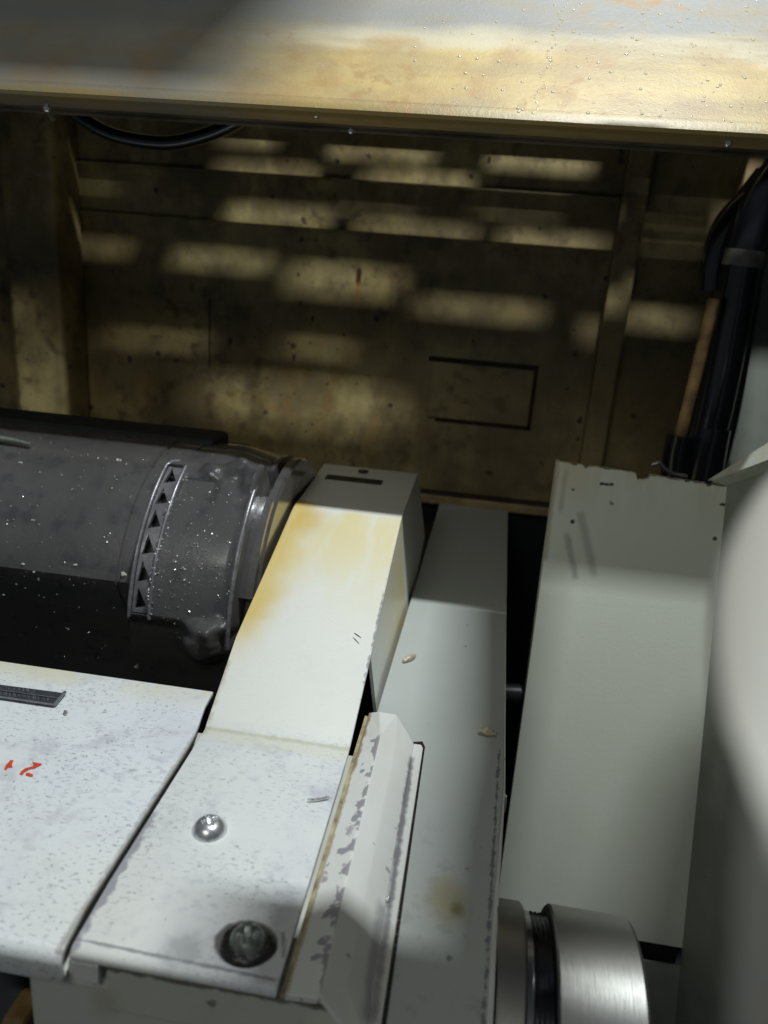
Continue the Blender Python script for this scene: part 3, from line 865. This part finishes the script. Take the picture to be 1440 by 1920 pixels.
# ------------------------------------------------------------------ front box under the covers
fb = thing('gear_box', 'grey cast box whose front face stands below the covers at the bottom edge', 'gearbox', (-0.05, 0.18, 0.04))
bm = box(-0.1053, -0.0105, 0.1472, 0.262, 0.041, 0.3095)
obj('body', bm, mBox, fb, bevel=0.0025, seg=3)
bm = prism([Vector((-0.0815, 0.1466, 0.3000)), Vector((-0.0815, 0.1466, 0.3150)), Vector((-0.018, 0.1466, 0.3150)), Vector((-0.018, 0.1466, 0.3000))], (0, 0.02, 0))
obj('upper_rail', bm, mBox, fb, bevel=0.0006)
post = obj('rusty_post', prism([Vector((-0.1155, 0.1475, 0.041)), Vector((-0.1085, 0.1475, 0.041)), Vector((-0.1085, 0.160, 0.041)), Vector((-0.1155, 0.160, 0.041))], (0, 0, 0.245)), mRust, bevel=0.002)
tag(post, 'orange-brown rusty post just showing at the bottom left corner', 'post')

# ------------------------------------------------------------------ bent bracket beside the guard
br = thing('corner_bracket', 'bent white sheet bracket with chipped paint along its ridge, between guard and long cover', 'bracket', (-0.02, 0.2, 0.30))
def P3(l): return [PZ(x, y, z) for x, y, z in l]
A0, A1 = PZ(692, 1336, .3185), PZ(534, 1864, .3185)
B0, B1 = PZ(722, 1338, .3225), PZ(597, 1872, .3225)
B2 = PZ(704, 1400, .3235)
C0, C1 = PZ(776, 1394, .3125), PZ(684, 1920, .3125)
T1 = PZ(744, 1340, .3205)
bm = bmesh.new()
def strip_pts(t):
    return [A0.lerp(A1, t), B0.lerp(B1, t), C0.lerp(C1, t)]
rows = []
rows.append([A0, PZ(712, 1334, .3215), T1, PZ(760, 1366, .3165), C0])
for t in (0.10, 0.2, 0.3, 0.4, 0.5, 0.6, 0.7, 0.8, 0.9, 1.0):
    A_ = A0.lerp(A1, t)
    rB = PZ(722, 1338, .3225).lerp(B1, t)
    C_ = C0.lerp(C1, t * (1864 - 1394) / (1920 - 1394) * 1.0)
    rows.append([A_, A_.lerp(rB, 0.97), rB.lerp(C_, 0.05), rB.lerp(C_, 0.5) + Vector((0, 0, 0.0006)), C_])
cut = PZ(640, 1922, .300)
vs = [[bm.verts.new(p_) for p_ in r_] for r_ in rows]
for i in range(len(vs) - 1):
    for j in range(4):
        bm.faces.new([vs[i][j], vs[i][j + 1], vs[i + 1][j + 1], vs[i + 1][j]])
# right facet runs on below the cut corner
ext = [bm.verts.new(PZ(660, 1945, .315)), bm.verts.new(PZ(690, 1960, .3125).lerp(C1, 0.2))]
bm.faces.new([vs[-1][2], vs[-1][3], ext[0]])
bm.faces.new([vs[-1][3], vs[-1][4], ext[1], ext[0]])
ex = bmesh.ops.extrude_face_region(bm, geom=list(bm.faces))
bmesh.ops.translate(bm, verts=[v for v in ex['geom'] if isinstance(v, bmesh.types.BMVert)], vec=(0, 0, -0.0022))
mb = mBracket
rd_ = (B1 - B0).normalized()
nl_ = Vector((rd_.y, -rd_.x, 0)).normalized()
if nl_.x > 0: nl_ = -nl_
off_ = mb.vec('DOT_PRODUCT', mb.vec('SUBTRACT', mb.pos, tuple(B0.lerp(B1, 0.5))), tuple(nl_))
along = mb.vec('DOT_PRODUCT', mb.vec('SUBTRACT', mb.pos, tuple(B0)), tuple(rd_))
wid = mb.val('SUBTRACT', mb.val('MULTIPLY', mb.ramp(mb.noise(150, detail=5, rough=0.6), 0.40, 0.66), 0.0062), 0.0006)
chipm = mb.mul(mb.ramp(mb.val('SUBTRACT', wid, off_), 0.0, 0.0003), mb.ramp(off_, -0.0003, 0.0), mb.ramp(along, 0.012, 0.018))
mb.layer(chipm, (0.30, 0.28, 0.30), 0.95)
mb.layer(mb.mul(mb.dots(150, 0, 0.42, 0.3, warp=0.4), mb.line(A0.lerp(A1, 0.35).lerp(B0.lerp(B1, .35), 0.4), A1.lerp(B1, 0.4), 0.002, 0.0045)), (0.34, 0.32, 0.33), 0.9)
mb.layer(mb.line(A0, A1, 0.0006, 0.0013, 0.0022, 300), (0.42, 0.34, 0.21), 0.85)
mb.layer(mb.line(A0, A0.lerp(A1, .3), 0.0008, 0.002, 0.003, 200), (0.30, 0.20, 0.13), 0.85)
Cm = PZ(772, 1420, .3125)
mb.layer(mb.line(Cm, PZ(697, 1920, .3115), 0.0003, 0.0018, 0.0022, 300), (0.12, 0.11, 0.13), 0.85)
mb.layer(mb.line(PZ(715, 1700, .3125), PZ(690, 1920, .3125), 0.0012, 0.004, 0.003, 200), (0.30, 0.29, 0.31), 0.7)
obj('bent_sheet', bm, mBracket, br, bevel=0.0003)
flg = [PZ(776, 1394, .3122), PZ(790, 1396, .3122), PZ(793, 1402, .3122), PZ(714, 1925, .3122), PZ(680, 1925, .3122)]
obj('foot_flange', prism(flg, (0, 0, -0.0016)), mBracket, br, bevel=0.0003)
gap = [PZ(774, 1391, .31025), PZ(792, 1390, .31025), PZ(797, 1400, .31025), PZ(723, 1930, .31025), PZ(690, 1930, .31025)]
obj('joint', prism(gap, (0, 0, -0.0004)), mGrease, br)
# yellowish strip seen in the slit between guard and bracket
obj('inner_web', prism([Vector((-0.0335, 0.1475, 0.3175)), Vector((-0.0318, 0.1475, 0.3175)), Vector((-0.0312, 0.279, 0.3165)), Vector((-0.0330, 0.279, 0.3165))], (0, 0, -0.004)), plain('grimy_yellow_enamel', (0.50, 0.42, 0.24), 0.5, var=0.7, scale=140), br)

# ------------------------------------------------------------------ long grey cover ("channel")
ch = thing('long_cover', 'long narrow grey-green cover running back between the guard and the upright panel', 'cover', (0, 0.3, 0.28))
ZC = 0.31
E = [PZ(822, 953, ZC), PZ(951, 953, ZC), PZ(947, 1200, ZC), PZ(944, 1480, ZC), PZ(927, 1700, ZC), PZ(915, 1900, ZC), PZ(909, 2010, ZC), PZ(560, 2010, ZC), PZ(600, 1700, ZC), PZ(708, 1330, ZC)]
obj('plate', prism(E, (0, 0, -0.002)), mChannel, ch, bevel=0.0005)
bm = bmesh.new()
l0, l1 = PZ(822, 952, ZC + .0002), PZ(951, 952, ZC + .0002)
l2, l3 = PZ(950, 935, ZC + .0012), PZ(826, 935, ZC + .0012)
add_poly(bm, [l0, l1, l2, l3], (0, 0, -0.003))
obj('end_lip', bm, mChannel, ch, bevel=0.0006)
bm = bmesh.new()
pts = [(951.5, 953), (947.5, 1200), (945, 1480), (928, 1700), (916, 1900), (910, 2010)]
pa = [PZ(x, y, ZC + 0.0004) for x, y in pts]
wds = [0.0004, 0.0005, 0.0007, 0.0014, 0.0017, 0.0018]
vs = []
for p_, w_ in zip(pa, wds):
    vs.append([bm.verts.new(p_ + Vector(d_)) for d_ in ((-w_ * .2, 0, 0), (w_ * 0.8, 0, -0.0002), (w_ * 0.8, 0, -0.018), (-w_ * .2, 0, -0.018))])
for i in range(len(vs) - 1):
    for k in range(4):
        bm.faces.new([vs[i][k], vs[i][(k + 1) % 4], vs[i + 1][(k + 1) % 4], vs[i + 1][k]])
bm.faces.new(vs[0]); bm.faces.new(list(reversed(vs[-1])))
obj('edge_flange', bm, mBracket, ch, bevel=0.0003)
# dark chassis below the gap
obj('chassis_rail', box(-0.034, 0.018, 0.30, 0.60, 0.041, 0.300), mDark, ch, bevel=0.003)
rod = obj('tie_rod', tube([Vector((0.0, 0.40, 0.262)), Vector((0.12, 0.40 + .02, 0.262))], 0.006, 16, 1, False), mDark, smooth=60)
tag(rod, 'dark round tie rod crossing the black gap beside the long cover', 'rod')
bo2 = obj('side_bolt', lathe_x([(0.020, 0.0005), (0.020, 0.004), (0.0275, 0.004), (0.0285, 0.003), (0.0285, 0.0003)], 0.263, 0.296, 20), mSpeck, smooth=40)
tag(bo2, 'small bright bolt end poking out of the long cover beside the gap', 'bolt')

# ------------------------------------------------------------------ upright panel at the right
rp = thing('upright_panel', 'upright cream-grey sheet panel with a chipped rusty top edge, right of the gap', 'panel', (0.09, 0.40, 0.041))
YP = 0.40
tl, tr = PP(1045, 864), PP(1363, 912)
tops = [tl]
N = 60
random.seed(11)
for k in range(1, N):
    f = k / N
    q_ = tl.lerp(tr, f)
    dz = random.uniform(-0.0002, 0.0001)
    if abs(f - 0.50) < 0.024: dz -= random.uniform(0.001, 0.0042)
    if abs(f - 0.175) < 0.02: dz -= 0.0012
    if f > 0.88: dz -= random.uniform(0, 0.0005)
    tops.append(q_ + Vector((0, dz * 0.2, dz)))
tops.append(tr)
bl0, br0 = PP(928, 1715), PP(1283, 1778)
poly = tops + [br0, Vector((bl0.x, br0.y, br0.z))]
obj('sheet', prism(poly, (0, 0.0018, 0)), mPanel, rp)
obj('folded_edge', prism([tl + Vector((0.0003, 0.0019, -0.0004)), tl + Vector((0.0003, 0.012, -0.002)), Vector((bl0.x + 0.0003, br0.y + 0.012, br0.z)), Vector((bl0.x + 0.0003, br0.y + 0.0019, br0.z))], (0.0015, 0, 0)), mPanel, rp)
dn = Vector((0, -0.2, -1)).normalized()
s0 = br0 + dn * 0.0125
lb_ = (s0.z - 0.041) / -dn.z
sk = [Vector((bl0.x, s0.y, s0.z)), s0, s0 + dn * lb_ + Vector((0.004, 0, 0)), Vector((bl0.x, s0.y, s0.z)) + dn * lb_]
obj('lower_skirt', prism(sk, (0, 0.0018, 0)), mSide, rp)
obj('slot_shade', box(bl0.x + 0.002, br0.x - 0.001, br0.y + 0.005, br0.y + 0.007, br0.z - 0.03, br0.z + 0.02), mVoid, rp)  # black backing stands for the shade inside the slot
# side sheet meeting it at the corner
sd = thing('side_sheet', 'grey-green side sheet meeting the upright panel at its right corner', 'panel', (0.16, 0.3, 0.041))
bl_ = s0 + dn * lb_ + Vector((0.004, 0, 0))
tc = Vector(tr)
nrm = (bl_ - tc).cross(Vector((0.28, -1, 0))).normalized()
def onside(x, y): return PN(x, y, tc, nrm)
polyS = [tc, onside(1448, 862), onside(1800, 700), onside(2600, 2200), onside(1330, 2400), bl_]
s_top = [tc, tc + Vector((0.28, -1, 0)).normalized() * 0.26 + Vector((0, 0, 0.15)), tc + Vector((0.28, -1, 0)).normalized() * 0.26 + (bl_ - tc), bl_]
obj('sheet', prism([q_ + nrm * 0.0006 * 0 for q_ in s_top], (0.0018, 0, 0)), mSide, sd)
lipa = [PP(1330, 906) + Vector((0, 0.002, 0)), tc + Vector((0.0, 0, 0.0)), s_top[1], s_top[1] + Vector((-0.004, 0.05, 0.022))]
obj('top_lip', prism(lipa, (0, 0.001, 0.0012)), mPanel, sd)
# grey panel standing further back at the right
rs = obj('rear_sheet', prism([PY(1395, 430, .612), PY(1600, 430, .612), PY(1600, 1500, .612), PY(1330, 1500, .612)], (0, 0.002, 0)), mSide)
tag(rs, 'dull grey sheet behind the hoses at the right, its lower half catching light', 'panel')

# ------------------------------------------------------------------ hoses at the right
def hose(pts, Y, r, lb, seg=16, m=mRubber):
    bm = tube([PY(x, y, Y) for x, y in pts], r, seg, 8)
    return tag(obj('hose', bm, m, smooth=60), lb, 'hose', 'black hoses right of the back wall')
h1 = hose([(1480, 300), (1425, 380), (1393, 480), (1372, 600), (1350, 720), (1325, 830), (1305, 900)], .57, 0.0125, 'thickest black hose, the rightmost one, with a grey clamp near its top')
h2 = hose([(1440, 330), (1392, 395), (1362, 470), (1352, 560), (1335, 680), (1308, 800), (1288, 890)], .585, 0.0095, 'middle black hose running just left of the thickest one')
h3 = hose([(1420, 360), (1362, 420), (1338, 490), (1332, 545)], .58, 0.0085, 'short black hose at the upper left of the bundle, ending in the rod socket')
h4 = hose([(1470, 380), (1428, 450), (1408, 560), (1388, 680), (1368, 790), (1345, 885)], .575, 0.006, 'thin black hose along the right side of the bundle')
a_ = PY(1398, 470, .57); b_2 = PY(1390, 500, .57)
obj('clamp', tube([a_, b_2], 0.0133, 24, 1, False), plain('grey_clamp', (0.30, 0.29, 0.25), 0.4, 0.3), h1, smooth=60)
rodp = [PY(1338, 560, .56), PY(1305, 700, .56), PY(1274, 822, .56)]
rd = obj('brown_rod', tube(rodp, 0.0042, 14, 6), mRust, smooth=60)
tag(rd, 'thin orange-brown rod slanting down along the left of the black hoses', 'rod')
cp = thing('hose_coupling', 'black coupling block at the foot of the hoses with a bright wire clip', 'coupling', PY(1290, 885, .56))
bm = tube([PY(1276, 815, .56), PY(1268, 850, .56), PY(1262, 900, .56)], 0.0095, 20, 3)
obj('socket', bm, mRubber, cp, smooth=50)
bm = tube([PY(1335, 800, .57), PY(1322, 850, .57), PY(1310, 905, .57)], lambda t: 0.013 + 0.003 * t, 20, 3)
obj('collar', bm, mRubber, cp, smooth=50)
bm = tube([PY(1222, 872, .53), PY(1236, 868, .53), PY(1246, 878, .53), PY(1262, 888, .53), PY(1288, 893, .53)], 0.0014, 10, 6)
obj('clip', bm, plain('bright_clip', (0.5, 0.46, 0.42), 0.3, 0.8), cp, smooth=60)

# ------------------------------------------------------------------ spindle at the bottom right
sp = thing('spindle', 'turned steel spindle with threaded neck and wide collar, bottom right', 'spindle', (0.05, 0.1818, 0.2413))
sy, sz = 0.1818, 0.2773
def sx(x, y):
    d = ray(x, y)
    A = d.y ** 2 + d.z ** 2; B = 2 * (-sy * d.y + (0.5 - sz) * d.z); Cc = sy ** 2 + (0.5 - sz) ** 2 - 0.036 ** 2
    t_ = (-B - sqrt(max(0, B * B - 4 * A * Cc))) / (2 * A)
    return (CAM + d * t_).x
xc0, xc1 = sx(1048, 1900), sx(1221, 1900)
xn0, xn1 = sx(990, 1900), xc0
obj('shaft', lathe_x([(0.0232, 0.01), (0.0232, 0.0355), (xn0 - 0.0008, 0.0355), (xn0, 0.0347), (xn0, 0.01)], sy, sz, 128), mSteel, sp, smooth=30)
pr_ = [(xn0, 0.01), (xn0, 0.0332), (xn0 + 0.002, 0.0332)]
x_ = xn0 + 0.002
while x_ < xc0 - 0.001:
    pr_ += [(x_ + 0.0007, 0.0318), (x_ + 0.0014, 0.0332)]
    x_ += 0.0014
pr_ += [(xc0, 0.0303), (xc0, 0.01)]
mThread = Mat('black_oxide_thread', (0.30, 0.30, 0.32), 0.25, 1.0)
mThread.layer(mThread.nmask(60, 0.45, 0.65), (0.03, 0.03, 0.03), 0.8)
obj('threaded_neck', lathe_x(pr_, sy, sz, 128), mThread, sp, smooth=15)
obj('collar', lathe_x([(xc0, 0.01), (xc0, 0.0355), (xc0 + 0.0006, 0.0362), (xc1 - 0.001, 0.0362), (xc1, 0.0355), (xc1, 0.01)], sy, sz, 160), mSteel, sp, smooth=30)

# ------------------------------------------------------------------ out-of-focus white knob at the right edge
kn = thing('white_knob', 'out-of-focus smooth white rounded knob intruding at the right edge', 'knob', (0.04, 0.055, 0.44))
KP = ((1480, 905), (1438, 950), (1402, 1010), (1372, 1075), (1353, 1150), (1349, 1220), (1356, 1300), (1377, 1380), (1404, 1440), (1426, 1500), (1430, 1570), (1422, 1660), (1412, 1780), (1402, 1920), (1395, 2050))
rings = []
for i, (x, y) in enumerate(KP):
    dk = 0.060 - 0.026 * min(1.0, max(0.0, (y - 905) / 620))      # distance from the lens; the top leans away
    p_ = CAM + ray(x, y) * dk
    r_ = max(0.005, 0.021 - max(0.0, p_.x - 0.0210) * 0.9)
    rings.append([Vector((p_.x + r_ - r_ * cos(2 * pi * k / 64), p_.y - 0.8 * r_ * sin(2 * pi * k / 64), p_.z)) for k in range(64)])
t_ = rings[0]
ct = sum(t_, Vector()) / 64
rings.insert(0, [ct.lerp(q_, 0.4) + Vector((0, 0.002, 0.003)) for q_ in t_])
bm = bmesh.new()
loft(bm, rings)
obj('grip', bm, mKnob, kn, smooth=80)

# ------------------------------------------------------------------ unseen blockers added above the frame to throw shadows
def flat(pts, z0, z1):
    return prism([Vector((x, y, z0)) for x, y in pts], (0, 0, z1 - z0))
blocker = obj('cover_shade_blocker', flat([(0.0497, 0.366), (0.076, 0.366), (0.079, 0.190), (0.012, 0.190), (0.012, 0.2205), (0.0455, 0.2205), (0.0465, 0.251), (0.0497, 0.281)], 0.66, 0.668), mDarkWall, bevel=0.002)  # added strip, shades the long cover and the dull screw
tag(blocker, 'unseen dark strip added above the long cover to shade it', 'shade blocker')
blocker2 = obj('corner_shade_blocker', flat([(0.100, 0.19), (0.104, 0.30), (0.122, 0.345), (0.135, 0.352), (0.36, 0.356), (0.36, 0.19)], 0.66, 0.668), mDarkWall, bevel=0.002)  # added only to darken the lower right of the upright panel
tag(blocker2, 'unseen dark plate added to shade the right corner', 'plate')
blocker_box = thing('hood_shade_blocker', 'unseen dark box on a rod, added to shade the left part of the hood', 'control box', (-0.005, 0.36, 0.95))
obj('body', box(-0.085, 0.023, 0.3265, 0.372, 0.95, 0.965), mDarkWall, blocker_box, bevel=0.003, seg=3)  # added box, casts the soft shadow on the hood's left end
obj('rod', tube([Vector((-0.03, 0.332, 0.964)), Vector((-0.03, 0.332, 1.4))], 0.004, 12, 1, False), mDarkWall, blocker_box)

# ------------------------------------------------------------------ loose swarf on the covers
def chip(pts, z, r, lb, m=mCrumb, coil=0.0):
    P_ = [PZ(x, y, z + r) for x, y in pts]
    if coil:
        Q = spline(P_, 30)
        P_ = [q_ + Vector((cos(i * 1.1) * coil, 0, abs(sin(i * 1.1)) * coil * 2)) for i, q_ in enumerate(Q)]
        bm = tube(P_, r, 6, 1, False)
    else:
        bm = tube(P_, lambda t: r * (0.5 + 1.0 * sin(pi * min(max(t, .08), .92))), 8, 4)
    return tag(obj('metal_chip', bm, m, smooth=40), lb, 'metal chip', 'loose chips of swarf on the covers')
mBrass = plain('tan_chip', (0.60, 0.51, 0.36), 0.45, 0.3, scale=700)
chip([(756, 1240), (768, 1234), (778, 1229)], ZC, 0.0011, 'tan curled chip on the lit upper part of the long cover', mBrass)
chip([(898, 1371), (912, 1372), (930, 1376)], ZC, 0.0014, 'pale ragged chip near the right edge of the long cover', mBrass, 0.0)
chip([(578, 1503), (596, 1502), (616, 1498)], ZP, 0.0002, 'tiny silver curl lying on the white base plate left of the bracket', mSpeck, 0.0006)
chip([(529, 1750), (531, 1772), (530, 1795)], ZP, 0.00022, 'thin spiral sliver standing beside the black washer', mSpeck, 0.0003)
chip([(664, 1187), (670, 1191), (677, 1196)], 0.3385, 0.0002, 'dark hair-thin sliver on the sloping face of the guard', mGrease)
chip([(121, 1333), (123, 1336), (125, 1340)], ZP, 0.0006, 'bright white crumb of swarf beside the end of the name plate', mSpeck)
chip([(725, 1683), (727, 1686), (728, 1690)], 0.3122, 0.0007, 'silver bead caught in the groove of the bent bracket', mSpeck)
chip([(540, 872), (550, 874), (560, 880)], 0.318, 0.0022, 'orange-tan chip behind the end of the motor', mBrass)

# drops of oil on the hood
bm = bmesh.new()
random.seed(5)
def drop(u_, v_, s_):
    r_ = bmesh.ops.create_icosphere(bm, subdivisions=2, radius=1.0)
    M = Matrix((U * s_ * random.uniform(0.8, 1.3), Vv * s_ * random.uniform(0.9, 1.6), Nn * s_ * 0.45)).transposed().to_4x4()
    bmesh.ops.transform(bm, matrix=Matrix.Translation(H0 + U * u_ + Vv * v_ + Nn * 0.00005) @ M, verts=r_['verts'])
for k in range(420):
    u_ = random.triangular(-0.05, 0.22, 0.16) if k % 4 else random.uniform(-0.05, 0.2)
    drop(u_, random.uniform(0.004, 0.11), random.choice((0.0003, 0.0004, 0.0006, 0.0008)))
for k in range(34):
    v_ = 0.004 + 0.085 * k / 34
    drop(0.008 + 0.0015 * sin(k) + v_ * 0.12, v_, random.choice((0.0004, 0.0006)))
mDrop = Mat('glinting_oil_drop', (0.60, 0.50, 0.32), 0.10, 0.0, 1.0, coat=1.0)
tag(obj('oil_drops', bm, mDrop, smooth=30), 'tiny glinting oil drops spread over the hood', kind='stuff')
